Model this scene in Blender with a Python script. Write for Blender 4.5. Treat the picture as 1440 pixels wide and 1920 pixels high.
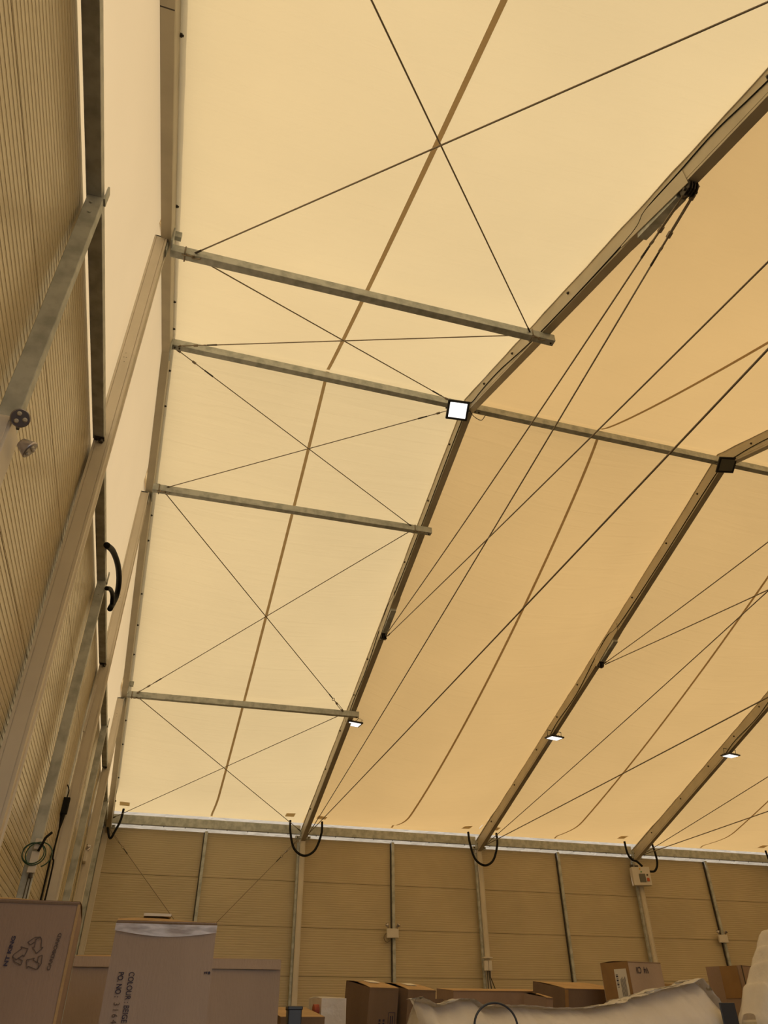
import bpy, math, random
from mathutils import Vector, Matrix, noise
random.seed(7)
sc = bpy.context.scene
for o in list(bpy.data.objects): bpy.data.objects.remove(o, do_unlink=True)
COL = sc.collection

# ------------------------------------------------------------------ camera
F, CP = 1372.1, Vector((1.0249, -8.0434, 1.6))
CR = Vector((0.95691999, -0.29027009, -0.00688564))
CU = Vector((-0.16485951, -0.56270042, 0.8100553))
CF = Vector((0.23900938, 0.77402294, 0.58631306))
cd = bpy.data.cameras.new('camera'); cam = bpy.data.objects.new('camera', cd); COL.objects.link(cam)
cd.sensor_fit = 'VERTICAL'; cd.sensor_height = 24.0; cd.lens = F / 1920 * 24.0
cd.clip_start = 0.05; cd.clip_end = 300
m = Matrix.Identity(4)
for i in range(3):
    m[i][0] = CR[i]; m[i][1] = CU[i]; m[i][2] = -CF[i]; m[i][3] = CP[i]
cam.matrix_world = m
sc.camera = cam

# ------------------------------------------------------------------ world, sun, exposure
w = bpy.data.worlds.new('world'); sc.world = w; w.use_nodes = True
nt = w.node_tree; nt.nodes.clear()
sky = nt.nodes.new('ShaderNodeTexSky'); sky.sky_type = 'NISHITA'; sky.sun_disc = False
sky.sun_elevation = math.radians(58); sky.sun_rotation = math.radians(200); sky.dust_density = 2.5
bg = nt.nodes.new('ShaderNodeBackground'); bg.inputs[1].default_value = 0.55
wo = nt.nodes.new('ShaderNodeOutputWorld')
hs = nt.nodes.new('ShaderNodeHueSaturation'); hs.inputs['Saturation'].default_value = 0.35
nt.links.new(sky.outputs[0], hs.inputs['Color']); nt.links.new(hs.outputs[0], bg.inputs[0]); nt.links.new(bg.outputs[0], wo.inputs[0])
sd = bpy.data.lights.new('sun', 'SUN'); sd.energy = 6.0; sd.angle = math.radians(0.6); sd.color = (1.0, 0.95, 0.87)
sun = bpy.data.objects.new('sun', sd); COL.objects.link(sun)
SD = Vector((-0.40, 0.22, 0.87)).normalized()           # direction towards the sun
sun.rotation_euler = SD.to_track_quat('Z', 'Y').to_euler()
sc.view_settings.view_transform = 'Standard'; sc.view_settings.look = 'None'
sc.view_settings.gamma = 1.0; sc.view_settings.use_curve_mapping = False
sc.view_settings.exposure = -1.08

# ------------------------------------------------------------------ geometry of the hall
B = 5.0; W = 12.5; H = 6.1695; R = 10.3882; K = (R - H) / W
NB = 6; XE = B * NB
def zl(y): return R - K * abs(y)
def at(u, v, Y):
    d = CF * F + CR * (u - 720) - CU * (v - 960)
    return CP + d * ((Y - CP.y) / d.y)
def atx(u, v, X):
    d = CF * F + CR * (u - 720) - CU * (v - 960)
    return CP + d * ((X - CP.x) / d.x)

# ------------------------------------------------------------------ materials
def mat(name, col, rough=0.6, metal=0.0, noise_amt=0.0, scale=8.0, bump=0.0, bscale=60.0, dark=None, spec=0.5, stretch=None):
    mt = bpy.data.materials.new(name); mt.use_nodes = True
    n = mt.node_tree; b = n.nodes['Principled BSDF']
    b.inputs['Roughness'].default_value = rough; b.inputs['Metallic'].default_value = metal
    b.inputs['Specular IOR Level'].default_value = spec
    b.inputs['Base Color'].default_value = (*col, 1)
    tc = n.nodes.new('ShaderNodeTexCoord'); mp = n.nodes.new('ShaderNodeMapping')
    n.links.new(tc.outputs['Object'], mp.inputs[0])
    if stretch: mp.inputs['Scale'].default_value = stretch
    if noise_amt > 0 or dark:
        nz = n.nodes.new('ShaderNodeTexNoise'); nz.inputs['Scale'].default_value = scale; nz.inputs['Detail'].default_value = 5
        n.links.new(mp.outputs[0], nz.inputs['Vector'])
        cr = n.nodes.new('ShaderNodeValToRGB')
        d = dark or tuple(c * (1 - noise_amt) for c in col)
        cr.color_ramp.elements[0].color = (*d, 1); cr.color_ramp.elements[0].position = 0.35
        cr.color_ramp.elements[1].color = (*col, 1); cr.color_ramp.elements[1].position = 0.6
        n.links.new(nz.outputs[0], cr.inputs[0]); n.links.new(cr.outputs[0], b.inputs['Base Color'])
    if bump > 0:
        n2 = n.nodes.new('ShaderNodeTexNoise'); n2.inputs['Scale'].default_value = bscale; n2.inputs['Detail'].default_value = 4
        n.links.new(mp.outputs[0], n2.inputs['Vector'])
        bp = n.nodes.new('ShaderNodeBump'); bp.inputs['Strength'].default_value = bump; bp.inputs['Distance'].default_value = 0.01
        n.links.new(n2.outputs[0], bp.inputs['Height']); n.links.new(bp.outputs[0], b.inputs['Normal'])
    return mt

def fabric(name, trans, refl, tw=0.55, wr=0.5, wscale=(0.5, 6.0, 1.0)):
    """coated tent fabric: lets daylight through, scatters the rest"""
    mt = bpy.data.materials.new(name); mt.use_nodes = True
    n = mt.node_tree; n.nodes.clear()
    out = n.nodes.new('ShaderNodeOutputMaterial')
    df = n.nodes.new('ShaderNodeBsdfDiffuse'); df.inputs[0].default_value = (*refl, 1)
    tr = n.nodes.new('ShaderNodeBsdfTranslucent')
    tc = n.nodes.new('ShaderNodeTexCoord'); mp = n.nodes.new('ShaderNodeMapping'); mp.inputs['Scale'].default_value = wscale
    n.links.new(tc.outputs['Object'], mp.inputs[0])
    nz = n.nodes.new('ShaderNodeTexNoise'); nz.inputs['Scale'].default_value = 1.3; nz.inputs['Detail'].default_value = 6; nz.inputs['Distortion'].default_value = 0.7
    n.links.new(mp.outputs[0], nz.inputs['Vector'])
    bp = n.nodes.new('ShaderNodeBump'); bp.inputs['Strength'].default_value = wr; bp.inputs['Distance'].default_value = 0.04
    n.links.new(nz.outputs[0], bp.inputs['Height'])
    n3 = n.nodes.new('ShaderNodeTexNoise'); n3.inputs['Scale'].default_value = 0.45; n3.inputs['Detail'].default_value = 3
    n.links.new(tc.outputs['Object'], n3.inputs['Vector'])
    cr = n.nodes.new('ShaderNodeValToRGB')
    cr.color_ramp.elements[0].position = 0.35; cr.color_ramp.elements[0].color = (*[c * 0.94 for c in trans], 1)
    cr.color_ramp.elements[1].position = 0.65; cr.color_ramp.elements[1].color = (*trans, 1)
    n.links.new(n3.outputs[0], cr.inputs[0]); n.links.new(cr.outputs[0], tr.inputs[0])
    n.links.new(bp.outputs[0], df.inputs['Normal']); n.links.new(bp.outputs[0], tr.inputs['Normal'])
    mx = n.nodes.new('ShaderNodeMixShader'); mx.inputs[0].default_value = tw
    n.links.new(df.outputs[0], mx.inputs[1]); n.links.new(tr.outputs[0], mx.inputs[2]); n.links.new(mx.outputs[0], out.inputs[0])
    return mt

def panel_mat(name, axis, st=0.65, col=(0.60, 0.50, 0.33), rough=0.33):
    """cream coated sandwich panel with fine horizontal ribs"""
    mt = mat(name, col, rough=rough, noise_amt=0.10, scale=0.8, spec=0.5)
    n = mt.node_tree; b = n.nodes['Principled BSDF']
    tc = n.nodes.new('ShaderNodeTexCoord'); sp = n.nodes.new('ShaderNodeSeparateXYZ')
    n.links.new(tc.outputs['Object'], sp.inputs[0])
    mu = n.nodes.new('ShaderNodeMath'); mu.operation = 'MULTIPLY'; mu.inputs[1].default_value = 2 * math.pi / 0.0515
    n.links.new(sp.outputs[2], mu.inputs[0])
    sn = n.nodes.new('ShaderNodeMath'); sn.operation = 'SINE'; n.links.new(mu.outputs[0], sn.inputs[0])
    pw = n.nodes.new('ShaderNodeMath'); pw.operation = 'GREATER_THAN'; pw.inputs[1].default_value = 0.86
    n.links.new(sn.outputs[0], pw.inputs[0])
    sm = n.nodes.new('ShaderNodeMapRange'); sm.inputs[1].default_value = 0.45; sm.inputs[2].default_value = 1.0
    sm.inputs[3].default_value = 1.0; sm.inputs[4].default_value = 0.0
    n.links.new(sn.outputs[0], sm.inputs[0])
    nz = n.nodes.new('ShaderNodeTexNoise'); nz.inputs['Scale'].default_value = 3.0; nz.inputs['Detail'].default_value = 3
    mp = n.nodes.new('ShaderNodeMapping'); mp.inputs['Scale'].default_value = (0.6, 0.6, 8.0)
    n.links.new(tc.outputs['Object'], mp.inputs[0]); n.links.new(mp.outputs[0], nz.inputs['Vector'])
    ad = n.nodes.new('ShaderNodeMath'); ad.operation = 'MULTIPLY_ADD'; ad.inputs[1].default_value = 0.35
    n.links.new(nz.outputs[0], ad.inputs[0]); n.links.new(sm.outputs[0], ad.inputs[2])
    bp = n.nodes.new('ShaderNodeBump'); bp.inputs['Strength'].default_value = st; bp.inputs['Distance'].default_value = 0.005 if st < .8 else 0.008
    n.links.new(ad.outputs[0], bp.inputs['Height']); n.links.new(bp.outputs[0], b.inputs['Normal'])
    return mt

M = {}
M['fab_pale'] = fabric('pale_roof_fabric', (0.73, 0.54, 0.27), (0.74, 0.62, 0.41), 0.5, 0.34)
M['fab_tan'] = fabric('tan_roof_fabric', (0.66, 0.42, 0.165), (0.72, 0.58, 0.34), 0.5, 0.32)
M['fab_gable'] = fabric('gable_fabric', (0.93, 0.69, 0.385), (0.80, 0.68, 0.48), 0.6, 0.12, (1, 0.6, 0.6))
M['seam'] = fabric('fabric_seam', (0.50, 0.37, 0.21), (0.60, 0.50, 0.34), 0.5, 0.1)
M['film'] = fabric('white_skirting_film', (0.95, 0.80, 0.60), (0.80, 0.72, 0.60), 0.8, 0.8, (3, 3, 6))
M['panel'] = panel_mat('cream_sandwich_panel', 'x')
M['panel_left'] = panel_mat('cream_gable_panel', 'y', 1.0, (0.68, 0.575, 0.37), 0.22)
M['dark_gap'] = mat('panel_joint', (0.10, 0.08, 0.05), 0.9)
M['alu'] = mat('beige_coated_aluminium', (0.52, 0.46, 0.35), 0.45, 0.12, 0.12, 2.5, 0.05, 30)
M['column'] = mat('pale_coated_column', (0.70, 0.635, 0.535), 0.42, 0.1, 0.08, 2.5, 0.05, 30)
M['galv'] = mat('galvanised_steel', (0.55, 0.57, 0.55), 0.5, 0.18, 0.35, 9.0, 0.08, 40, dark=(0.38, 0.40, 0.385))
M['steel'] = mat('dull_steel_wire', (0.30, 0.25, 0.19), 0.55, 0.5)
M['bolt'] = mat('dark_bolt', (0.08, 0.07, 0.06), 0.5, 0.6)
M['black'] = mat('black_rubber', (0.008, 0.008, 0.008), 0.7, spec=0.25)
M['lampbody'] = mat('black_lamp_housing', (0.015, 0.015, 0.017), 0.4)
M['white'] = mat('white_plastic', (0.74, 0.69, 0.63), 0.45, 0, 0.06, 5)
M['patch'] = fabric('beige_patch', (0.55, 0.42, 0.22), (0.70, 0.60, 0.42), 0.5, 0.0)
M['card'] = mat('brown_cardboard', (0.34, 0.23, 0.165), 0.8, 0, 0.12, 3.0, 0.25, 90, stretch=(1, 1, 0.25))
M['card_grey'] = mat('greyish_cardboard', (0.42, 0.315, 0.245), 0.8, 0, 0.12, 2.5, 0.25, 90, stretch=(1, 1, 0.25))
M['card_dark'] = mat('dark_cardboard', (0.215, 0.14, 0.09), 0.85, 0, 0.15, 3.0, 0.25, 90, stretch=(1, 1, 0.25))
M['card_gold_lit'] = mat('lit_golden_cardboard', (0.46, 0.29, 0.13), 0.8, 0, 0.15, 6.0, 0.2, 90)  # lighter golden tone paints light from the roof onto carton tops
M['tape_brown'] = mat('brown_packing_tape', (0.33, 0.19, 0.08), 0.25, 0, 0.1, 8)
M['ink'] = mat('dark_ink', (0.025, 0.02, 0.05), 0.7)
M['ink_soft'] = mat('faded_ink', (0.10, 0.07, 0.06), 0.8)
M['paper'] = mat('paper_label', (0.72, 0.66, 0.55), 0.7)
M['green'] = mat('green_cable', (0.02, 0.075, 0.045), 0.5)
M['concrete'] = mat('concrete_floor', (0.075, 0.065, 0.05), 0.8, 0, 0.2, 1.5, 0.2, 20)
M['navy'] = mat('dark_blue_plastic', (0.03, 0.035, 0.05), 0.35)
M['red'] = mat('red_cap', (0.35, 0.06, 0.025), 0.5)
M['led_red'] = mat('red_switch', (0.5, 0.09, 0.02), 0.4)
M['yellow'] = mat('yellow_sticker', (0.75, 0.42, 0.03), 0.5)
M['grn'] = mat('green_button', (0.02, 0.25, 0.10), 0.4)
M['chrome'] = mat('silver_reflector', (0.55, 0.52, 0.56), 0.22, 0.7)
M['lens'] = mat('smoky_lens', (0.20, 0.18, 0.20), 0.3, 0.3)
M['offglass'] = mat('unlit_lamp_glass', (0.12, 0.12, 0.10), 0.25)
def glow(name, col, s):
    mt = bpy.data.materials.new(name); mt.use_nodes = True; n = mt.node_tree; n.nodes.clear()
    e = n.nodes.new('ShaderNodeEmission'); e.inputs[0].default_value = (*col, 1); e.inputs[1].default_value = s
    o = n.nodes.new('ShaderNodeOutputMaterial'); n.links.new(e.outputs[0], o.inputs[0]); return mt
M['led'] = glow('lit_led_panel', (1.0, 0.96, 0.9), 4.0)
def clear_tape():
    mt = mat('clear_tape_with_glare', (0.80, 0.76, 0.80), 0.2, 0, 0.15, 14, 0.3, 20, stretch=(1, 1, 5))  # pale lilac paints the daylight glare into the tape colour
    n = mt.node_tree; b = n.nodes['Principled BSDF']; out = n.nodes['Material Output']
    tp = n.nodes.new('ShaderNodeBsdfTransparent'); tp.inputs[0].default_value = (0.95, 0.93, 0.95, 1)
    nz = n.nodes.new('ShaderNodeTexNoise'); nz.inputs['Scale'].default_value = 9
    tc = n.nodes.new('ShaderNodeTexCoord'); mp = n.nodes.new('ShaderNodeMapping'); mp.inputs['Scale'].default_value = (1, 1, 4)
    n.links.new(tc.outputs['Object'], mp.inputs[0]); n.links.new(mp.outputs[0], nz.inputs['Vector'])
    mr = n.nodes.new('ShaderNodeMapRange'); mr.inputs[1].default_value = .3; mr.inputs[2].default_value = .6; mr.inputs[3].default_value = .35; mr.inputs[4].default_value = .85
    n.links.new(nz.outputs[0], mr.inputs[0])
    mx = n.nodes.new('ShaderNodeMixShader'); n.links.new(mr.outputs[0], mx.inputs[0])
    n.links.new(tp.outputs[0], mx.inputs[1]); n.links.new(b.outputs[0], mx.inputs[2]); n.links.new(mx.outputs[0], out.inputs[0])
    return mt
M['clear'] = clear_tape()
def poly():
    mt = mat('milky_polythene', (0.86, 0.84, 0.85), 0.25, 0, 0.1, 4, 1.0, 10, spec=0.8)
    n = mt.node_tree; b = n.nodes['Principled BSDF']; out = n.nodes['Material Output']
    tr = n.nodes.new('ShaderNodeBsdfTranslucent'); tr.inputs[0].default_value = (0.82, 0.76, 0.68, 1)
    tp = n.nodes.new('ShaderNodeBsdfTransparent')
    a = n.nodes.new('ShaderNodeMixShader'); a.inputs[0].default_value = 0.3
    n.links.new(b.outputs[0], a.inputs[1]); n.links.new(tr.outputs[0], a.inputs[2])
    c = n.nodes.new('ShaderNodeMixShader'); c.inputs[0].default_value = 0.12
    n.links.new(a.outputs[0], c.inputs[1]); n.links.new(tp.outputs[0], c.inputs[2]); n.links.new(c.outputs[0], out.inputs[0])
    return mt
M['poly'] = poly()

# ------------------------------------------------------------------ mesh helpers
class MB:
    def __init__(s): s.v = []; s.f = []
    def add(s, vs, fs):
        n = len(s.v); s.v += [tuple(v) for v in vs]; s.f += [tuple(i + n for i in f) for f in fs]; return s
    def box(s, a, b):
        x0, y0, z0 = a; x1, y1, z1 = b
        return s.add([(x0,y0,z0),(x1,y0,z0),(x1,y1,z0),(x0,y1,z0),(x0,y0,z1),(x1,y0,z1),(x1,y1,z1),(x0,y1,z1)],
              [(0,3,2,1),(4,5,6,7),(0,1,5,4),(1,2,6,5),(2,3,7,6),(3,0,4,7)])
    def sweep(s, prof, P, Q, side, up):
        """closed 2D profile (a,b) -> side*a + up*b swept from P to Q"""
        P, Q = Vector(P), Vector(Q); n = len(prof)
        vs = [P + side * a + up * b for a, b in prof] + [Q + side * a + up * b for a, b in prof]
        fs = [(i, (i + 1) % n, n + (i + 1) % n, n + i) for i in range(n)] + [tuple(range(n))[::-1], tuple(range(n, 2 * n))]
        return s.add(vs, fs)
    def build_each(s, name, m, parent, bevel=0.0, tol=0.004):
        """link every separate piece (touching islands count as one) as a part of its own"""
        par = list(range(len(s.v)))
        def find(i):
            while par[i] != i: par[i] = par[par[i]]; i = par[i]
            return i
        for f in s.f:
            r = find(f[0])
            for i in f[1:]: par[find(i)] = r
        comp = {}
        for i in range(len(s.v)): comp.setdefault(find(i), []).append(i)
        bx = {r: [(min(s.v[i][k] for i in ii), max(s.v[i][k] for i in ii)) for k in range(3)] for r, ii in comp.items()}
        rs = list(comp)
        for a in range(len(rs)):
            for b in range(a + 1, len(rs)):
                A, Bx = bx[rs[a]], bx[rs[b]]
                if all(A[k][0] - tol <= Bx[k][1] and Bx[k][0] - tol <= A[k][1] for k in range(3)): par[find(rs[a])] = find(rs[b])
        groups = {}
        for i in range(len(s.v)): groups.setdefault(find(i), []).append(i)
        for r, ii in groups.items():
            mp = {i: k for k, i in enumerate(ii)}
            q = MB(); q.v = [s.v[i] for i in ii]; q.f = [tuple(mp[i] for i in f) for f in s.f if f[0] in mp]
            q.build(name, m, parent, False, bevel)
    def bar(s, P, Q, w, h, up=(0, 0, 1)):
        P, Q = Vector(P), Vector(Q); d = (Q - P).normalized(); up = Vector(up)
        side = d.cross(up).normalized(); u = side.cross(d).normalized()
        return s.sweep([(-w/2, -h/2), (w/2, -h/2), (w/2, h/2), (-w/2, h/2)], P, Q, side, u)
    def tube(s, pts, r, n=8, cap=True):
        pts = [Vector(p) for p in pts]; rs = r if isinstance(r, (list, tuple)) else [r] * len(pts)
        vs = []; fs = []; prev = None
        for i, p in enumerate(pts):
            d = (pts[min(i + 1, len(pts) - 1)] - pts[max(i - 1, 0)]).normalized()
            if prev is None:
                a = d.orthogonal().normalized()
            else:
                a = (prev - d * prev.dot(d)).normalized()
            prev = a; b = d.cross(a)
            for k in range(n):
                t = 2 * math.pi * k / n; vs.append(p + (a * math.cos(t) + b * math.sin(t)) * rs[i])
        for i in range(len(pts) - 1):
            for k in range(n):
                fs.append((i*n+k, i*n+(k+1)%n, (i+1)*n+(k+1)%n, (i+1)*n+k))
        if cap: fs += [tuple(range(n))[::-1], tuple(range((len(pts)-1)*n, len(pts)*n))]
        return s.add(vs, fs)
    def cyl(s, P, Q, r, n=10): return s.tube([P, Q], r, n)
    def grid(s, f, nu, nv):
        vs = [f(i / nu, j / nv) for i in range(nu + 1) for j in range(nv + 1)]
        fs = [(i*(nv+1)+j, (i+1)*(nv+1)+j, (i+1)*(nv+1)+j+1, i*(nv+1)+j+1) for i in range(nu) for j in range(nv)]
        return s.add(vs, fs)
    def build(s, name, m, parent=None, smooth=False, bevel=0.0):
        me = bpy.data.meshes.new(name); me.from_pydata(s.v, [], s.f); me.update()
        me.materials.append(m)
        if smooth:
            for p in me.polygons: p.use_smooth = True
        o = bpy.data.objects.new(name, me); COL.objects.link(o)
        if parent is not None:
            o.parent = parent; o.matrix_parent_inverse = Matrix.Identity(4)
            if parent.type == 'EMPTY' and parent.get('_w'): pass
        if bevel > 0:
            b = o.modifiers.new('bevel', 'BEVEL'); b.width = bevel; b.segments = 2; b.limit_method = 'ANGLE'
        return o
def bez(pts, n=24):
    """smooth Catmull-Rom through points"""
    P = [Vector(p) for p in pts]; P = [P[0] * 2 - P[1]] + P + [P[-1] * 2 - P[-2]]; out = []
    seg = len(P) - 3
    for s_ in range(seg):
        a, b, c, d = P[s_:s_+4]
        for k in range(n // seg + 1):
            t = k / (n // seg + 1)
            out.append(0.5 * ((2*b) + (c-a)*t + (2*a-5*b+4*c-d)*t*t + (3*b-a-3*c+d)*t**3))
    return out + [P[-2]]
def thing(name, label, cat, loc=(0, 0, 0), rot=(0, 0, 0), group=None):
    o = bpy.data.objects.new(name, None); COL.objects.link(o); o.empty_display_size = 0.1
    o.location = loc; o.rotation_euler = rot; o['label'] = label; o['category'] = cat
    if group: o['group'] = group
    return o
def tag(o, label, cat, group=None):
    o['label'] = label; o['category'] = cat
    if group: o['group'] = group
    return o
def struct(o): o['kind'] = 'structure'; return o
# things whose parts are written in world coordinates get an Empty at their base
def rebase(root, loc):
    """move an Empty to its base while its children keep their world place"""
    loc = Vector(loc)
    for ch in list(root.children):
        if ch.type == 'MESH': ch.data.transform(Matrix.Translation(-loc))
        for g in ch.children:
            if g.type == 'MESH': g.data.transform(Matrix.Translation(-loc))
    root.location = loc
    return root
X3, Y3, Z3 = Vector((1, 0, 0)), Vector((0, 1, 0)), Vector((0, 0, 1))

# ------------------------------------------------------------------ setting: floor, walls, roof
struct(MB().box((-14, -26, -0.2), (XE + 14, 26, 0)).build('floor', M['concrete']))
JT = H - 1.2224; PW = 1.0303; TOP = 5.995
def panel_rows():
    zs = [TOP]; z = JT
    while z > 0: zs.append(z); z -= PW
    zs.append(0); return list(zip(zs[1:], zs[:-1]))
def panel_wall(name, a, b, axis, n_in):
    """rows of sandwich panels between a and b along axis; n_in is the coordinate of the inner face"""
    mb = MB(); jb = MB()
    for lo, hi in panel_rows():
        if axis == 'x': mb.box((a, n_in, lo + 0.005), (b, n_in + 0.08, hi - 0.005))
        else: mb.box((n_in - 0.08, a, lo + 0.005), (n_in, b, hi - 0.005))
    if axis == 'x': jb.box((a, n_in + 0.012, 0), (b, n_in + 0.07, TOP - 0.02))
    else: jb.box((n_in - 0.07, a, 0), (n_in - 0.012, b, TOP - 0.02))
    o = struct(mb.build(name, M['panel' if axis == 'x' else 'panel_left'])); jb.build('panel_joint', M['dark_gap'], o)
    return o
panel_wall('wall_back', -0.1, XE, 'x', 12.5)
panel_wall('wall_left', -12.6, 12.6, 'y', -0.03)
# the near wall has a tall open gateway behind the viewer that lets plain daylight in
fw = MB()
for a, b, lo, hi in ((-0.1, 0.3, 0, TOP), (9.0, XE, 0, TOP), (0.3, 9.0, 5.0, TOP)): fw.box((a, -12.58, lo), (b, -12.5, hi))
struct(fw.build('wall_front', M['panel']))
panel_wall('wall_right', -12.6, 12.6, 'y', XE + 0.08)

def sagA(bay, y):
    A = [(0.26, 0.22), (0.60, 0.50), (0.34, 0.4), (0.30, 0.35)][min(bay, 3)]
    return A[0] if y > 0 else A[1]
def sag(bay, xi, y):
    t = abs(y) / W
    g = max(0.0, math.sin(math.pi * min(t * 1.02, 1))) ** 0.6
    # soft flat-topped cross profile between two frames
    c = max(0.0, math.sin(math.pi * xi)) ** 0.85
    return sagA(bay, y) * g * c
def roof_z(bay, xi, y):
    lift = max(0.0, (abs(y) - 10.8) / 1.8); lift = 0.285 * lift * lift * (3 - 2 * min(lift, 1))
    return zl(y) - 0.07 - sag(bay, xi, y) + lift
def roof_pt(bay, xi, y):
    x0 = B * bay + (0.0 if bay else -0.03); x1 = B * (bay + 1)
    if bay < NB - 1: pass
    x = x0 + (x1 - x0) * xi
    z = roof_z(bay, xi, y)
    edge = 1 - min(1, min(xi, 1 - xi) / 0.22)
    wr = noise.noise(Vector((x * 1.1 + y * 0.25, y * 3.2, 3.1 * bay))) * 0.012 * edge * edge
    return (x, y, z + wr)
YE = 12.52
for bay in range(NB):
    f = lambda a, b, bay=bay: roof_pt(bay, a, -YE + 2 * YE * b)
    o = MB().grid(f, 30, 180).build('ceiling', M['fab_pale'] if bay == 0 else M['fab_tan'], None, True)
    struct(o)
    xm = 0.52 if bay == 0 else 0.5
    for sg in (-1, 1):
        sb = MB(); hw = 0.0052
        def fs(a, b, bay=bay, sg=sg):
            p = Vector(roof_pt(bay, xm + (a - 0.5) * 2 * hw, sg * (0.02 + b * 12.44))); p.z -= 0.006; return p
        sb.grid(fs, 2, 90).build('seam_strip', M['seam'], o, True)
# strips of roof fabric over the frames so no daylight comes down beside a rafter
# gable membranes
def gable(name, x, s):
    def g(a, b):
        y = -12.5 + 25 * a; zb = 5.2; zt = zl(y) - 0.02 + (0.2 if abs(y) > 12 else 0)
        z = zb + (zt - zb) * b
        u = ((y + 12.5) / 5.0) % 1.0
        k = math.sin(math.pi * u) ** 0.8 * math.sin(math.pi * min(1, max(0, (z - 6.1) / max(0.4, zt - 6.1)))) if z > 6.1 else 0
        q = min(1, max(0, (z - 6.05) / max(0.25, zt - 6.05)))
        dc = min(abs(y - c) for c in (-7.5, -2.5, 2.5, 7.5))      # the sheet is drawn back behind each column
        return (x + s * (0.05 * k + (0.20 - 0.08 * math.exp(-(dc / 0.22) ** 2)) * q), y, z)
    return struct(MB().grid(g, 120, 40).build(name, M['fab_gable'], None, True))
gable('wall_left_upper', -0.13, 1)
gable('wall_right_upper', XE + 0.02, -1)
# translucent skirting film between the panels and the eave beam
for s_, nm in ((1, 'trim_1'), (-1, 'trim_2')):
    f = lambda a, b, s_=s_: (XE * a, s_ * (12.57 + 0.006 * math.sin(a * 190)), 5.9 + 0.58 * b)
    struct(MB().grid(f, 240, 2).build(nm, M['film'], None, True))

# ------------------------------------------------------------------ frame members
hw = 0.057; cosk = math.cos(math.atan(K))
def raf_prof(hb, ht, w=hw):
    r = [(w, -hb), (w, -hb + .028), (w - .005, -hb + .03), (w - .005, -hb + .037), (w, -hb + .039), (w, ht - .105), (w - .012, ht - .09),
         (w - .012, ht - .03), (w + .004, ht - .02), (w + .004, ht)]
    return r + [(-a, b) for a, b in r[::-1]]
def rafter(xc, label, hb, ht=-0.055, extra=None, w=hw):
    t = thing('roof_rafter', label, 'rafter', (0, 0, 0), group='portal frame rafters')
    for s in (-1, 1):
        mb = MB(); e = 0.0
        d = Vector((0, s, -K)).normalized(); P = Vector((xc, 0, R)); Q = Vector((xc, s * 12.42, zl(12.42)))
        mb.sweep(raf_prof(hb, ht, w), P, Q, X3, Z3)
        r = mb.build('rafter_half', M['alu'], t)
    return t
def hexbolt(mb, p, ax, r=0.016, l=0.03):
    p = Vector(p); ax = Vector(ax).normalized(); mb.tube([p, p + ax * l], r, 6); mb.tube([p + ax * l, p + ax * (l + .012)], r * .6, 8)
# gable rafter
g = rafter(0.125, 'beige roof rafter lying along the left gable fabric', 0.45, -0.02)
bm = MB()
for y in (-7.2, -6.2, -5.55, -5.0, -2.9, -2.35, -1.0, -0.3, 0.5, 1.1, 3.2, 3.75, 5.0, 5.8, 6.6, 8.6, 9.4, 10.6, 11.5): hexbolt(bm, (0.182, y, zl(y) - 0.14), X3, 0.018, .02)
bm.build_each('bolt', M['bolt'], g)
pm = MB()
for y in (-2.5, 0, 2.5, 7.3):
    pm.box((0.182, y - .11, zl(y) - .50), (0.20, y + .11, zl(y) - .26))
    pm.box((0.182, y - .03, zl(y) - .3), (0.27, y + .03, zl(y) - .2))
pm.build_each('cleat_plate', M['galv'], g, bevel=.003)
sp = MB(); zz = zl(-5.35) - .452
sp.box((0.07, -5.36, zz - K * .0), (0.182, -5.345, zz + .006)); sp.build('splice_line', M['bolt'], g)
rebase(g, (0.125, 0, R - .45))
labs = ['beige roof rafter nearest the left gable, with a square lit floodlight at its ridge',
        'beige roof rafter with the unlit dark floodlight at its ridge',
        'beige roof rafter ending at the eave above the white control box',
        'beige roof rafter only just entering at the right edge beside the last eave corner']
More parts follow.
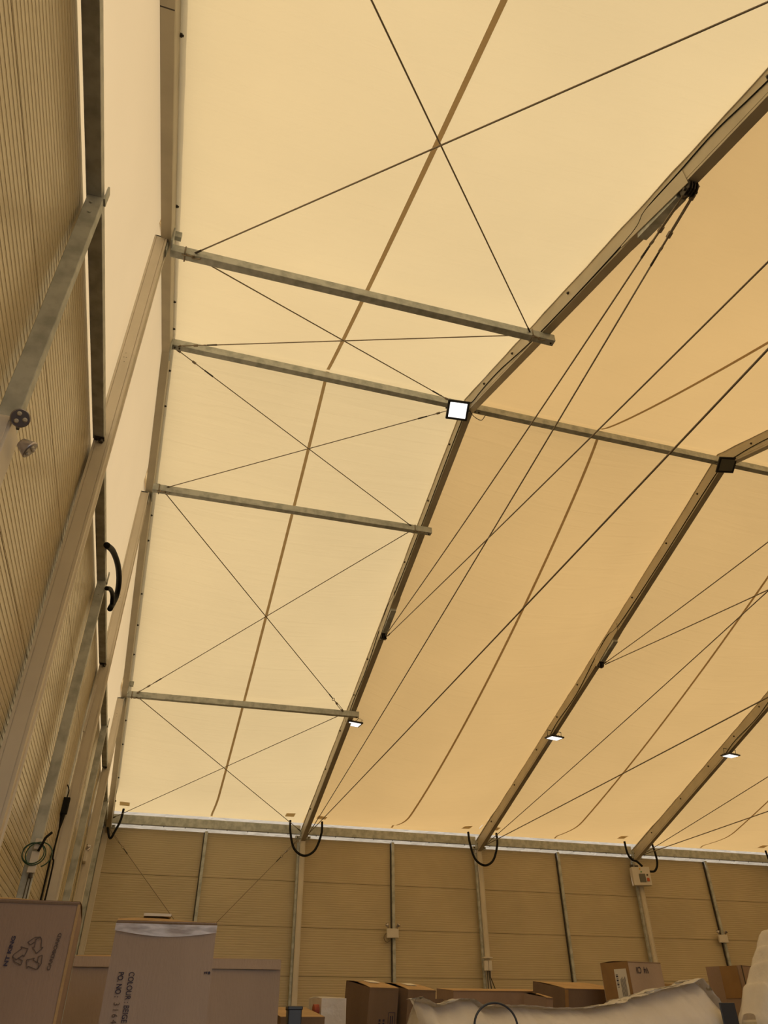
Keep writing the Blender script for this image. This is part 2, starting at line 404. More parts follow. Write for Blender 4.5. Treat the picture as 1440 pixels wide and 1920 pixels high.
for i in range(1, 5):
    lab = labs[i - 1]
    g = rafter(B * i, lab, 0.372)
    xl = B * i - hw
    bm = MB()
    for y in (-9, -7.6, -6.3, -3.2, -1.7, -0.75, 0.75, 1.9, 3.3, 5.9, 7.0, 8.2, 9.6, 11.2):
        hexbolt(bm, (xl, y, zl(y) - 0.19), -X3, 0.02, .012)
    bm.build_each('bolt', M['bolt'], g)
    # splice brackets for the tie cables on both slopes
    for s in (-1, 1):
        br = MB(); sh = .24 if s < 0 else 0.0; ly = 4.96 + sh
        for side in (-1, 1):
            x = B * i + side * (hw + .006)
            a, b = s * (4.0 + sh), s * (5.02 + sh)
            vs = [(x - .005, a, zl(a) - .36), (x - .005, b, zl(b) - .42), (x - .005, b, zl(b) - .20), (x - .005, a, zl(a) - .20)]
            br.add(vs + [(v[0] + .01, v[1], v[2]) for v in vs], [(0,1,2,3),(7,6,5,4),(0,4,5,1),(1,5,6,2),(2,6,7,3),(3,7,4,0)])
        br.build_each('splice_plate', M['alu'], g, bevel=.002)
        lug = MB()
        for k in range(4):
            x = B * i - .048 + k * .032
            y = s * ly; zc = zl(ly) - .42
            pts = [(y - .07, zc + .09), (y + .07, zc + .07), (y + .07, zc - .02), (y + .04, zc - .06), (y - .04, zc - .06), (y - .07, zc - .02)]
            vs = [(x - .005, a, b) for a, b in pts] + [(x + .005, a, b) for a, b in pts]; n = 6
            lug.add(vs, [tuple(range(n)), tuple(range(2*n-1, n-1, -1))] + [(j, (j+1) % n, n + (j+1) % n, n + j)[::-1] for j in range(n)])
        lug.tube([(B * i - .075, s * ly, zl(ly) - .45), (B * i + .075, s * ly, zl(ly) - .45)], .016, 8)
        lug.build_each('cable_lug', M['bolt'], g)
        blk = MB(); a, b = s * (4.25 + sh), s * (4.85 + sh)
        blk.bar((B * i, a, zl(a) - .40), (B * i, b, zl(b) - .40), .105, .07); blk.build('packing_block', M['galv'], g)
    rebase(g, (B * i, 0, R - .37))
# thin black power lead clipped along each rafter
def lead(i, label):
    x = B * i - hw - .008; pts = []
    keys = [(-9, -.2), (-7.4, -.33), (-6.2, -.22), (-5.7, -.16), (-5.2, -.18), (-4.7, -.2), (-4.3, -.33), (-2.4, -.345), (-1.2, -.25), (-.35, -.3), (.1, -.345), (2.2, -.345), (3.9, -.3), (4.4, -.17), (4.9, -.2), (6.0, -.345), (7.0, -.3), (7.5, -.345)]
    for y, h in keys: pts.append((x, y, zl(y) + h))
    return tag(MB().tube(bez(pts, 90), .007, 6).build('power_lead', M['black'], None, True), label, 'cable', 'leads along the rafters')
lead(1, 'thin black power lead running along the rafter nearest the left gable')
lead(2, 'thin black power lead running along the rafter of the unlit ridge floodlight')
lead(3, 'thin black power lead on the rafter that ends above the control box')

# purlins
def purlin(x0, x1, y, zc, label, w=.10, h=.12, drop=0.0):
    pr = [(-w/2, -h/2), (w/2, -h/2), (w/2, h/2), (-w/2, h/2)]
    mb = MB().sweep(pr, (x0, y, zc - drop), (x1, y, zc), Y3, Z3)
    t = thing('purlin', label, 'purlin', (x0, y, zc), group='galvanised purlins')
    o = mb.build('tube', M['galv'], t, bevel=.006)
    o.data.transform(Matrix.Translation((-x0, -y, -zc)))
    b = MB()
    for x in (x0 + .05, x0 + .12, x1 - .05): b.cyl((x - x0, 0, -h/2 - .015), (x - x0, 0, -h/2), .014, 6)
    b.build_each('bolt', M['bolt'], t)
    return t
PN = [(-2.46, 'galvanised purlin on the near slope, topmost of the left bay'),
      (2.30, 'galvanised purlin on the far slope just below the ridge, left bay'),
      (7.27, 'galvanised purlin lowest on the far slope of the left bay')]
for y, l in PN: purlin(0.185, 5.12, y, zl(y) - .44, l, drop=.06)
RL = ['ridge purlin of the left bay, ending at the square lit floodlight', 'ridge purlin between the lit and the unlit ridge floodlights', 'ridge purlin right of the unlit ridge floodlight', 'ridge purlin beyond the right edge']
for i in range(3):
    purlin((0.185 if i == 0 else B * i + hw), B * (i + 1) - hw, 0, R - .24, RL[i], .10, .13)

# gable side: columns, posts, horizontal beams
def col_prof(wx, wy, lip=.02):
    return [(-wx/2, -wy/2), (-wx/2 + lip, -wy/2), (-wx/2 + lip, -wy/2 + .006), (-wx/2 + lip + .006, -wy/2 + .006), (-wx/2 + lip + .006, -wy/2),
            (wx/2 - lip - .006, -wy/2), (wx/2 - lip - .006, -wy/2 + .006), (wx/2 - lip, -wy/2 + .006), (wx/2 - lip, -wy/2), (wx/2, -wy/2),
            (wx/2, -wy/2 + .03), (wx/2 - .012, -wy/2 + .036), (wx/2 - .012, wy/2 - .036), (wx/2, wy/2 - .03), (wx/2, wy/2), (-wx/2, wy/2)]
CL = {-2.5: 'tall beige gable column nearest the camera, crossing the left wall', 2.5: 'middle tall beige gable column, behind the black hose', 7.5: 'tall beige gable column closest to the far corner'}
GX = .068
for y, l in CL.items():
    t = thing('gable_column', l, 'column', (GX, y, 0), group='gable columns')
    top = zl(y) - .46
    MB().sweep(col_prof(.14, .20), (0, 0, 0), (0, 0, top), X3, Y3).build('profile', M['column'], t)
    p = MB().box((-.06, -.10, top - .02), (.06, .10, top + .004)); p.box((.072, -.05, top - .16), (.086, .05, top + .22)); p.build_each('cleat_plate', M['galv'], t, bevel=.003)
    b = MB()
    for k in range(3):
        for j in range(2):
            if (k + j) % 3: b.cyl((-.028 + .022 * j + .008 * k, -.1015, 7.0 + .06 * k), (-.028 + .022 * j + .008 * k, -.099, 7.0 + .06 * k), .004, 6)
    b.build_each('screw_hole', M['bolt'], t)
PLb = {-5.0: 'wide galvanised post at far left, beside the near emergency light', 0.0: 'galvanised gable post left of the middle gable column, with the green coil', 5.0: 'galvanised gable post between the middle and last gable columns', 10.0: 'galvanised gable post nearest the far corner'}
for y, l in PLb.items():
    t = thing('gable_post', l, 'post', (.05, y, 0), group='galvanised gable posts')
    MB().box((-.05, -.035, 0), (.05, .035, 5.98)).build('tube', M['galv'], t, bevel=.005)
    b = MB(); b.cyl((-.01, -.043, 5.9), (-.01, -.03, 5.9), .011, 8); b.cyl((.0, -.043, 5.8), (.0, -.03, 5.8), .011, 8); b.build_each('bolt', M['galv'], t)
    MB().box((.05, -.04, 5.96), (.062, .015, 6.10)).build_each('cleat_plate', M['galv'], t)
GB = [(-7.4, -2.6, 'galvanised gable rail at top left, dark from below, above the near emergency light'),
      (-2.4, 2.4, 'galvanised gable rail between the nearest and middle gable columns'),
      (2.6, 7.4, 'galvanised gable rail between the middle and last gable columns'),
      (7.6, 12.3, 'galvanised gable rail running into the far corner')]
for a, b, l in GB:
    t = thing('gable_rail', l, 'beam', (.035, a, 6.02), group='gable rails')
    MB().box((-.045, 0, -.04), (.05, b - a, .05)).build('tube', M['galv'], t, bevel=.005)
    p = MB(); p.box((-.03, -.03, -.05), (.055, .05, -.042)); p.box((-.03, b - a - .05, -.05), (.055, b - a + .03, -.042)); p.cyl((.03, b-a-.02, -.08), (.03, b-a-.02, -.04), .02, 8)
    p.build_each('end_bracket', M['bolt'], t)

# far side: columns, posts, eave beams
SL = ['beige side column in the far left corner', 'beige side column under the rafter nearest the left gable', 'beige side column carrying the small junction box', 'beige side column below the white control box', 'beige side column at the right edge of the far wall']
for i in range(5):
    t = thing('side_column', SL[i], 'column', (B * i if i else .07, 12.38, 0), group='side columns')
    MB().sweep(col_prof(.13, .22), (0, 0, 0), (0, 0, 5.98), X3, Y3).build('profile', M['column'], t)
    s = MB().box((-.125, -.05, 0), (-.07, .03, 5.85)); s.build('side_channel', M['galv'], t, bevel=.004)
    c = MB(); c.box((-.2, -.1, 5.93), (.2, -.0, 6.0)); c.box((-.08, -.13, 5.93), (.08, .0, 6.14))
    c.build_each('corner_bracket', M['galv'], t, bevel=.004)
    b = MB()
    for sx in (-.15, -.05, .06, .15):
        for z in (5.965, 6.06):
            if abs(sx) < .1 or z < 6: hexbolt(b, (sx, -.13 if z > 6 else -.1, z), -Y3, .016, .02)
    b.build_each('bolt', M['bolt'], t)
ML = ['galvanised far wall post right of the leaning cartons, left bay', 'galvanised far wall post carrying the emergency light in the middle', 'galvanised far wall post behind the stack of cartons with golden-lit tops', 'galvanised far wall post carrying the right-hand emergency light']
for i in range(4):
    t = thing('wall_post', ML[i], 'post', (B * (i + .5), 12.44, 0), group='galvanised far wall posts')
    o = MB().box((-.028, -.05, 0), (.045, .05, 6.0)).build('tube', M['galv'], t, bevel=.004)
    MB().box((-.05, .0, 0), (-.028, .05, 5.98)).build('side_flange', M['bolt'], t)
EL = ['galvanised eave beam over the far wall of the left bay', 'galvanised eave beam above the middle emergency light', 'galvanised eave beam left of the control box', 'galvanised eave beam at the right end of the far wall']
for i in range(4):
    x0 = B * i + .07; L = B - .14
    t = thing('eave_beam', EL[i], 'beam', (x0, 12.38, 6.09), group='eave beams')
    MB().box((0, -.05, -.035), (L, .06, .175)).build('tube', M['galv'], t, bevel=.006)
    b = MB()
    for k in range(9): b.cyl((.3 + k * .53, .0, -.06), (.3 + k * .53, .0, -.03), .009, 6)
    b.build_each('screw', M['bolt'], t)
for i, l in ((4, 'eave beam beyond the right edge'),):
    pass

# ------------------------------------------------------------------ wire bracing
def turnbuckle(mb, P, d, L=.30, r=.012):
    """open-bodied tensioner from P along d"""
    P = Vector(P); d = Vector(d).normalized(); s = d.orthogonal().normalized()
    q = P
    mb.tube([q, q + d * .1], r * .7, 6); q = q + d * .1
    mb.tube([q - d * .02, q + d * .04], r * 1.5, 8)
    mb.tube([q + s * r * 1.3, q + s * r * 1.3 + d * L], r * .55, 6); mb.tube([q - s * r * 1.3, q - s * r * 1.3 + d * L], r * .55, 6)
    q2 = q + d * L; mb.tube([q2 - d * .04, q2 + d * .02], r * 1.5, 8); mb.tube([q2, q2 + d * .12], r * .7, 6)
    e = q2 + d * .15; t = d.cross(s)
    ring = [e + (d * math.cos(a) + s * math.sin(a)) * .03 for a in [2 * math.pi * k / 12 for k in range(13)]]
    mb.tube(ring, r * .55, 6, False)
    return e + d * .03
def brace(P, Q, label, tb=1, tbl=.30, r=.0085, name='brace_wire', cat='wire', group='roof bracing wires', sag_=0.0):
    P, Q = Vector(P), Vector(Q)
    if tb == 2: P, Q = Q, P
    t = thing(name, label, cat, tuple(P), group=group)
    d = (Q - P).normalized(); s0 = Vector((0, 0, 0))
    tbm = MB(); e = turnbuckle(tbm, s0, d, tbl, .012 if tbl < .4 else .017) if tb else s0
    if tb: tbm.build('turnbuckle', M['steel'], t)
    n = 16; pts = []
    Q2 = Q - P
    for k in range(n + 1):
        a = k / n; p = e.lerp(Q2, a); p.z -= sag_ * 4 * a * (1 - a); pts.append(p)
    MB().tube(pts, r, 6).build('wire', M['steel'], t, True)
    th = MB(); th.tube([e, e + d * .16], [.011, .013], 8); th.tube([Q2 - d * .13, Q2], .014, 8); th.build_each('ferrule', M['bolt'], t)
    return t
def nd(u, v, X, y):  # node under the purlin
    return (X, y, zl(y) - .42)
gx, rx = .42, 4.80
G = {a: (gx if a in (-2.46,) else .33, a, zl(a) - .49) for a in (-2.46, 0, 2.30, 7.27)}
G[0] = (.2, 0.02, R - .27); Rr = {a: (rx, a, zl(a) - .43) for a in (-2.46, 2.30, 7.27)}; Rr[0] = (4.86, 0, R - .27)
G[-7.4] = (.22, -7.4, zl(7.4) - .3); Rr[-7.4] = (4.93, -7.4, zl(7.4) - .3)
G[12] = (.15, 12.2, zl(12.2) - .15); Rr[12] = (4.9, 12.15, zl(12.15) - .2)
brace(G[-2.46], Rr[-7.4], 'bracing wire rising right from the topmost purlin to the top edge', 0)
brace(Rr[-2.46], G[-7.4], 'bracing wire climbing steeply left to the top of the picture', 0)
brace(G[-2.46], Rr[0], 'bracing wire from the gable end of the topmost purlin down to the lit ridge floodlight', 2)
brace(G[0], Rr[-2.46], 'nearly level bracing wire just above the left ridge purlin', 1)
brace(G[0], Rr[2.30], 'bracing wire from the gable end of the ridge down to the second purlin', 1)
brace(Rr[0], G[2.30], 'bracing wire from the lit ridge floodlight down left to the gable', 1)
brace(G[2.30], Rr[7.27], 'long bracing wire falling right between the two far-slope purlins', 2)
brace(Rr[2.30], G[7.27], 'long bracing wire falling left between the two far-slope purlins', 2)
brace(G[7.27], Rr[12], 'lowest bracing wire falling right to the eave', 0)
brace(Rr[7.27], G[12], 'lowest bracing wire falling left to the far corner', 0)
brace((.16, 12.355, 5.9), (4.9, 12.355, 1.0), 'wall bracing wire falling right from the far corner', 1, group='wall bracing wires')
brace((4.86, 12.355, 5.9), (.2, 12.355, 1.0), 'wall bracing wire falling left behind the taped carton', 1, group='wall bracing wires')
# thimble and shackle loops where wires meet the purlin ends
def loops(p, label):
    t = MB(); p = Vector(p)
    for k in range(3):
        a = k * 1.1; c = p + Vector((.03 * k, .02 * k - .03, -.03))
        e1 = Vector((math.cos(a), math.sin(a) * .4, .3)).normalized(); e2 = Vector((-.2, .3 + .2 * k, 1)).normalized()
        ring = [c + e1 * .085 * math.cos(q) + e2 * .055 * math.sin(q) for q in [2 * math.pi * j / 14 for j in range(15)]]
        t.tube(ring, .008, 6, False)
    t.tube([p + Vector((-.05, -.06, .05)), p + Vector((-.05, -.06, -.06)), p + Vector((-.05, .06, -.06)), p + Vector((-.05, .06, .05))], .009, 6)
    return tag(t.build('wire_shackle', M['steel'], None, True), label, 'shackle', 'shackles at the purlin ends')
loops((.40, -2.46, zl(2.46) - .50), 'looped steel shackle at the gable end of the topmost purlin')
loops((.34, 2.30, zl(2.30) - .50), 'looped steel shackle at the gable end of the second purlin')
loops((.33, 7.27, zl(7.27) - .50), 'looped steel shackle at the gable end of the lowest purlin')
loops((4.84, 2.30, zl(2.30) - .44), 'looped steel shackle where the second purlin meets the rafter')
loops((4.84, -2.46, zl(2.46) - .44), 'looped steel shackle where the topmost purlin meets the rafter')

# ------------------------------------------------------------------ tie cables across each frame
def ties(i, words):
    x = B * i + .04; zf = 8.27
    far, near = (4.85, zf), (-5.24, zf - .02)
    def pt(x_, yz): return (x_, yz[0], yz[1])
    g_ = 'tie cables of the portal frames'
    brace(pt(x - .03, near), pt(x - .03, far), 'upper level tie cable ' + words, 1, .42, .0095, 'tie_cable', 'cable', g_, .06)
    brace(pt(x + .05, near), (x + .05, 12.25, 5.98), 'tie cable from near bracket down to far eave ' + words, 1, .42, .0095, 'tie_cable', 'cable', g_, .05)
    brace(pt(x + .02, far), (x + .02, -12.25, 5.70), 'tie cable from far bracket down towards the viewer ' + words, 0, .3, .0095, 'tie_cable', 'cable', g_, .05)
    brace((x + .02, 12.25, 5.98), (x + .02, -12.25, 6.0), 'long level eave tie cable ' + words, 0, .3, .011, 'tie_cable', 'cable', g_, .03)
ties(1, 'on the frame nearest the gable')
ties(2, 'below the unlit ridge floodlight')
ties(3, 'above the control box')

# ------------------------------------------------------------------ floodlights
def flood(loc, rot, label, lit=True, s=.34, yoke_up=.17):
    t = thing('floodlight', label, 'floodlight', loc, rot, 'LED floodlights')
    MB().box((-s/2, -s*.45, 0), (s/2, s*.45, .035)).build('housing', M['lampbody'], t, bevel=.012)
    f = MB()
    for k in range(7): f.box((-s*.4 + k * s*.125, -s*.35, .035), (-s*.4 + k * s*.125 + .008, s*.35, .055))
    f.build('cooling_fins', M['lampbody'], t)
    MB().box((-s/2 + .04, -s*.45 + .04, -.006), (s/2 - .04, s*.45 - .04, .002)).build('light_panel', M['led'] if lit else M['offglass'], t, bevel=.004)
    y = MB().tube([(-s/2 - .01, 0, .02), (-s/2 - .01, 0, yoke_up), (s/2 + .01, 0, yoke_up), (s/2 + .01, 0, .02)], .008, 6); y.build('yoke', M['lampbody'], t)
    c = MB().tube(bez([(0, .02, .05), (.06, .05, .1), (.1, 0, .16), (.03, -.05, .2)], 12), .006, 6); c.build('cable_tail', M['black'], t)
    return t
flood((4.755, -.09, 9.93), (math.radians(-36), math.radians(4), math.radians(-10)), 'square lit floodlight facing down at the ridge nearest the gable', True, .36, .12)
flood((9.84, -.20, 9.87), (math.radians(-30), 0, math.radians(-12)), 'dark unlit floodlight at the next ridge to the right', False, .33, .12)
for i, lab in ((1, 'low lit floodlight under the end of the lowest purlin'), (2, 'low lit floodlight on the rafter left of the right-hand one'), (3, 'low lit floodlight nearest the right edge')):
    y = 7.73 if i == 1 else 7.4
    flood((B * i + (.13 if i == 1 else 0.02), y, 7.44 if i == 1 else zl(y) - .43), (math.radians(6 if i > 1 else 3), math.radians(3), math.radians(4)), lab, True, .36, .17)
tag(MB().tube(bez([(4.95, -.1, R - .38), (5.03, -.08, R - .5), (5.2, 0, R - .48), (5.3, .02, R - .33)], 16), .006, 6).build('loose_wire', M['black'], None, True), 'thin loose wire looping beside the lit ridge floodlight', 'wire')

# ------------------------------------------------------------------ black air hoses with beige patches
def hose(pts, patches, label, r=.03):
    P0 = Vector(pts[0]); t = thing('air_hose', label, 'hose', tuple(P0), group='black air hoses')
    MB().tube([p - P0 for p in bez(pts, 36)], r, 10).build('tube', M['black'], t, True)
    for (x, y) in patches:
        q = MB(); bay = int(x // B); xi = (x - B * bay) / B
        zc = roof_z(bay, xi, y) - .012
        f = lambda a, b: (x - .12 + .24 * a - P0.x, y - .13 + .26 * b - P0.y, roof_z(bay, xi + (a - .5) * .05, y - .13 + .26 * b) - .012 - P0.z)
        q.grid(f, 4, 4).build('patch', M['patch'], t)
    return t
for i, lab in ((1, 'black U-shaped air hose under the eave at the second side column'), (2, 'black U-shaped air hose at the side column of the junction box')):
    x = B * i; y = 12.0
    hose([(x - .42, y, 6.30), (x - .40, y - .02, 6.0), (x - .27, y, 5.62), (x, y, 5.47), (x + .27, y, 5.62), (x + .42, y - .02, 6.02), (x + .43, y, 6.32)], [(x - .42, 12.05), (x + .43, 12.05)], lab)
hose([(14.52, 12.0, 6.32), (14.55, 12.0, 6.0), (14.68, 12.02, 5.84), (14.85, 12.05, 5.80), (15.0, 12.05, 5.68)], [(14.52, 12.05)], 'short black air hose curling into the left top of the control box')
hose([(15.45, 12.0, 6.32), (15.5, 12.0, 6.0), (15.5, 12.02, 5.75), (15.4, 12.05, 5.58), (15.25, 12.08, 5.56), (15.16, 12.08, 5.60)], [(15.45, 12.05)], 'black air hose hooking into the right side of the control box')
hose([(19.5, 12.0, 6.32), (19.55, 12.0, 6.0), (19.7, 12.0, 5.7), (19.95, 12.0, 5.5)], [(19.5, 12.05)], 'black air hose at the far right eave corner')
hose([(.40, 12.0, 6.32), (.38, 12.0, 6.05), (.30, 12.0, 5.8), (.22, 12.02, 5.63), (.12, 12.05, 5.85), (.06, 12.0, 6.2), (.02, 11.9, 6.4)], [(.40, 12.05)], 'black air hose looped in the far left corner', .028)
gh = [atx(200, 1022, .12), atx(212, 1034, .14), atx(221, 1060, .17), atx(223, 1090, .18), atx(218, 1118, .17), atx(206, 1142, .15)]
t = thing('air_hose', 'thick black hose bulging over the gable rail beside the middle gable column', 'hose', tuple(gh[0]), group='black air hoses')
MB().tube([p - gh[0] for p in bez(gh, 40)], .034, 10).build('tube', M['black'], t, True)
br_ = [atx(200, 1103, .13), atx(207, 1105, .15), atx(211, 1116, .16), atx(210, 1132, .155)]
MB().tube([p - gh[0] for p in bez(br_, 16)], .026, 10).build('branch_tube', M['black'], t, True)

# ------------------------------------------------------------------ emergency lights and boxes
def emergency(loc, rot, label, s=1.0, big=False):
    t = thing('emergency_light', label, 'emergency light', loc, rot, 'twin emergency lights')
    MB().box((-.15*s, -.055*s, -.10*s), (.15*s, .0, .10*s)).build('case', M['white'], t, bevel=.006 * s)
    MB().box((-.135*s, -.060*s, -.085*s), (.135*s, -.055*s, .085*s)).build('cover', M['white'], t, bevel=.003 * s)
    for sx in (-1, 1):
        h = MB(); c = Vector((sx * .12 * s, -.035 * s, .10 * s)); d = Vector((sx * .45, -.35, .55)).normalized() if not big else (Vector((.0, -.8, -.2)) if sx < 0 else Vector((.9, .1, -.25))).normalized()
        c2 = c + Vector((0, 0, .05 * s))
        h.tube([c, c2], .008 * s, 6)
        a = c2; h.tube([a - d * .03 * s, a, a + d * .05 * s, a + d * .055 * s], [.018 * s, .028 * s, .048 * s, .05 * s], 16)
        hd = h.build('lamp_head', M['chrome'], t, True)
        e = MB(); u = d.orthogonal().normalized(); v = d.cross(u)
        for k in range(3):
            q = a + d * .055 * s + (u * math.cos(k * 2.094) + v * math.sin(k * 2.094)) * .024 * s
            e.tube([q, q + d * .006 * s], [.012 * s, .006 * s], 8)
        e.build('led_lens', M['paper'], hd)
    return t
emergency((7.45, 12.36, 3.83), (0, 0, 0), 'white twin emergency light on the far wall post in the middle', 1.05)
emergency((17.42, 12.36, 3.93), (0, 0, 0), 'white twin emergency light on the far wall post at right', 1.0)
tag(MB().tube([Vector((7.33, 12.4, 3.76)) + Vector((.085 * math.cos(a), 0, .1 * math.sin(a) - .02)) for a in [2 * math.pi * k / 20 for k in range(21)]], .012, 6, False).build('coiled_wire', M['steel'], None, True), 'small coil of wire behind the middle emergency light', 'wire')
# big one at far left, mounted on the wide galvanised post (seen from below, box turned into the hall)
t = thing('emergency_light', 'large white twin-head emergency light at the left edge', 'emergency light', (.06, -5.2, 3.72), (0, 0, 0), 'twin emergency lights')
pA, pB, pC, pD = at(24, 793, -5.12), at(33, 832, -5.26), at(18, 911, -5.22), at(35, 855, -5.05)
MB().box((-.075, -.08, -.135), (.098, .10, .15)).build('case', M['white'], t, bevel=.006)
MB().box((-.060, -.086, -.12), (.085, -.08, .135)).build('cover', M['white'], t, bevel=.003)
MB().cyl((-.02, -.1, .095), (-.02, -.08, .095), .02, 12).build('screw_cap', M['chrome'], t)
def head(c, d, r=.043):
    c = Vector(c); d = Vector(d).normalized(); h = MB()
    h.tube([c - d * .05, c - d * .045, c, c + d * .008], [.005, .024, r, r * 1.05], 20)
    hd = h.build('lamp_head', M['chrome'], t, True)
    MB().tube([c + d * .009, c + d * .011], r * .95, 20).build('lens', M['lens'], hd)
    e = MB(); u = d.orthogonal().normalized(); v = d.cross(u)
    for k in range(3):
        q = c + d * .011 + (u * math.cos(k * 2.094) + v * math.sin(k * 2.094)) * r * .5
        e.tube([q, q + d * .008], [r * .26, r * .16], 10)
    e.build('led_lens', M['paper'], hd)
cc = Vector((.06, -5.2, 3.72))
head(at(38, 784, -5.31) - cc, CP - at(38, 784, -5.31), .04)
head(at(54, 842, -5.18) - cc, (.85, .2, -.5), .042)
MB().tube([(.04, -.02, .13), at(33, 795, -5.18) - cc + Vector((0, .03, 0))], .009, 6).build('head_bracket', M['lampbody'], t)

# small gable-side fittings
def on_g(u, v, X): return atx(u, v, X)
p = at(122, 1512, 2.28)
t = thing('cable_connector', 'black plug connector with two black cables on the middle gable column', 'connector', tuple(p))
MB().box((-.045, -.06, -.1), (.045, .0, .1)).build('housing', M['black'], t, bevel=.01)
MB().tube([(0, -.03, -.1), (0, -.03, -.26)], [.032, .012], 8).build('gland', M['black'], t)
MB().tube(bez([(0, -.03, .08), (.0, -.02, .2), (-.05, 0, .27), (-.1, .05, .22), (-.09, .06, .1)], 16), .008, 6).build('loop_wire', M['black'], t, True)
for dx in (-.022, .022):
    y0 = -.03
    MB().tube(bez([(0, y0, -.25), (-.005, y0, -.45), (-.01 + dx * .6, y0, -.6), (dx, y0 + .02, -.72), (dx, y0 + .02, -1.6), (dx * 1.1, y0 + .02, -3.0)], 30), .010, 6).build('cable', M['black'], t, True)
pa, pb = at(180, 1284, 2.36), at(157, 1372, 2.36)
t = thing('cable_duct', 'short beige cable duct on the side of the middle gable column', 'duct', tuple(pb))
MB().bar((0, 0, 0), pa - pb, .03, .02, (0, 1, 0)).build('channel', M['white'], t)
p = at(63, 1618, -.06)
t = thing('junction_box', 'small white junction box below the green coil', 'junction box', tuple(p))
MB().box((-.035, -.05, -.09), (.035, .0, .09)).build('case', M['white'], t, bevel=.005)
MB().box((-.028, -.052, .11), (.028, -.0, .2)).build('clip', M['white'], t, bevel=.005)
MB().tube([(.0, -.03, -.09), (.01, -.03, -.13)], .016, 8).build('gland', M['bolt'], t)
for dx in (-.012, .012): MB().tube([(dx, -.03, -.1), (dx * 1.4, -.02, -.6), (dx * 1.5, 0, -1.8)], .005, 5).build('wire', M['bolt'], t)
p = at(66, 1601, -.12)
mb = MB(); R1 = .105
for k, (dx, dz, rr) in enumerate(((-.01, 0, .10), (-.018, .004, .093), (.035, -.008, .112))):
    n_ = 26; mb.tube([(dx + rr * math.cos(a), -.01 * k, dz + rr * math.sin(a) * .95) for a in [2 * math.pi * j / n_ * (1 if k < 2 else .86) - (0 if k < 2 else 1.2) for j in range(n_ + 1)]], .0055, 6, False)
o = mb.build('green_cable_coil', M['green'], None, True); o.location = p; tag(o, 'coil of thin green cable hanging on the galvanised gable post', 'cable coil')
MB().tube(bez([(.02, -.01, .02), (.045, -.02, .09), (.06, -.02, .14), (.10, 0, .19)], 14), [.014] * 12 + [.010] * 3 + [.006] * 30 if False else .012, 7).build('black_tail', M['black'], o, True)
emergency(tuple(at(157, 1607, 7.3)), (0, 0, math.radians(90)), 'small twin emergency light facing the hall low on the last gable column', .9)
# junction box on side column 2
p = at(914, 1811, 12.25)
t = thing('junction_box', 'white junction box with hanging cables on the second visible side column', 'junction box', tuple(p))
MB().box((-.11, -.07, -.11), (-.0, 0.0, .11)).box((.01, -.07, -.11), (.10, .0, .11)).build('case', M['white'], t, bevel=.006)
MB().box((-.13, -.1, .16), (.12, 0, .19)).build('hood', M['white'], t, bevel=.004)
for x1, x2 in ((-.03, -.02), (.02, .09), (.05, .25)): MB().tube([(x1, -.03, -.1), (x1, -.03, -.25), (x2, 0, -.7), (x2, 0, -1.4)], .012, 6).build('cable', M['bolt'], t)
# control box
t = thing('control_box', 'white inflation control box with buttons high on the far wall', 'control box', (14.97, 12.24, 5.42), (0, 0, math.radians(-14)), None)
MB().box((-.26, -.2, -.24), (.26, .0, .24)).build('cabinet', M['white'], t, bevel=.01)
MB().box((-.08, -.212, -.16), (.10, -.2, .06)).build('grille', M['offglass'], t)
MB().box((.13, -.215, -.14), (.2, -.2, -.05)).build('red_switch', M['led_red'], t)
MB().cyl((.16, -.22, .03), (.16, -.2, .03), .025, 10).build('black_knob', M['bolt'], t)
MB().cyl((.0, -.215, .11), (.0, -.2, .11), .02, 10).build('green_button', M['grn'], t)
MB().add([(-.06, -.203, .17), (.0, -.203, .17), (-.03, -.203, .225)], [(0, 1, 2)]).build('warning_sticker', M['yellow'], t)
MB().box((-.24, -.1, .24), (-.16, -.03, .32)).box((-.1, -.1, .24), (-.02, -.03, .3)).build_each('cable_gland', M['bolt'], t)

# ------------------------------------------------------------------ text
def text(s, size, mtl, parent, loc, rotz_in_plane=0, name='printed_text', wscale=1.0, bold=.0):
    cu = bpy.data.curves.new('t', 'FONT'); cu.body = s; cu.size = size; cu.extrude = .0006; cu.offset = bold
    to = bpy.data.objects.new('t', cu); COL.objects.link(to)
    bpy.context.view_layer.update()
    me = bpy.data.meshes.new_from_object(to.evaluated_get(bpy.context.evaluated_depsgraph_get()))
    bpy.data.objects.remove(to, do_unlink=True); bpy.data.curves.remove(cu)
    # text plane -> front face (x right, z up, facing -y)
    me.transform(Matrix.Rotation(rotz_in_plane, 4, 'Z') @ Matrix.Diagonal((wscale, 1, 1, 1)))
    me.transform(Matrix.Rotation(math.radians(90), 4, 'X')); me.transform(Matrix.Translation(loc))
    me.materials.clear(); me.materials.append(mtl)
    o = bpy.data.objects.new(name, me); COL.objects.link(o); o.parent = parent
    return o

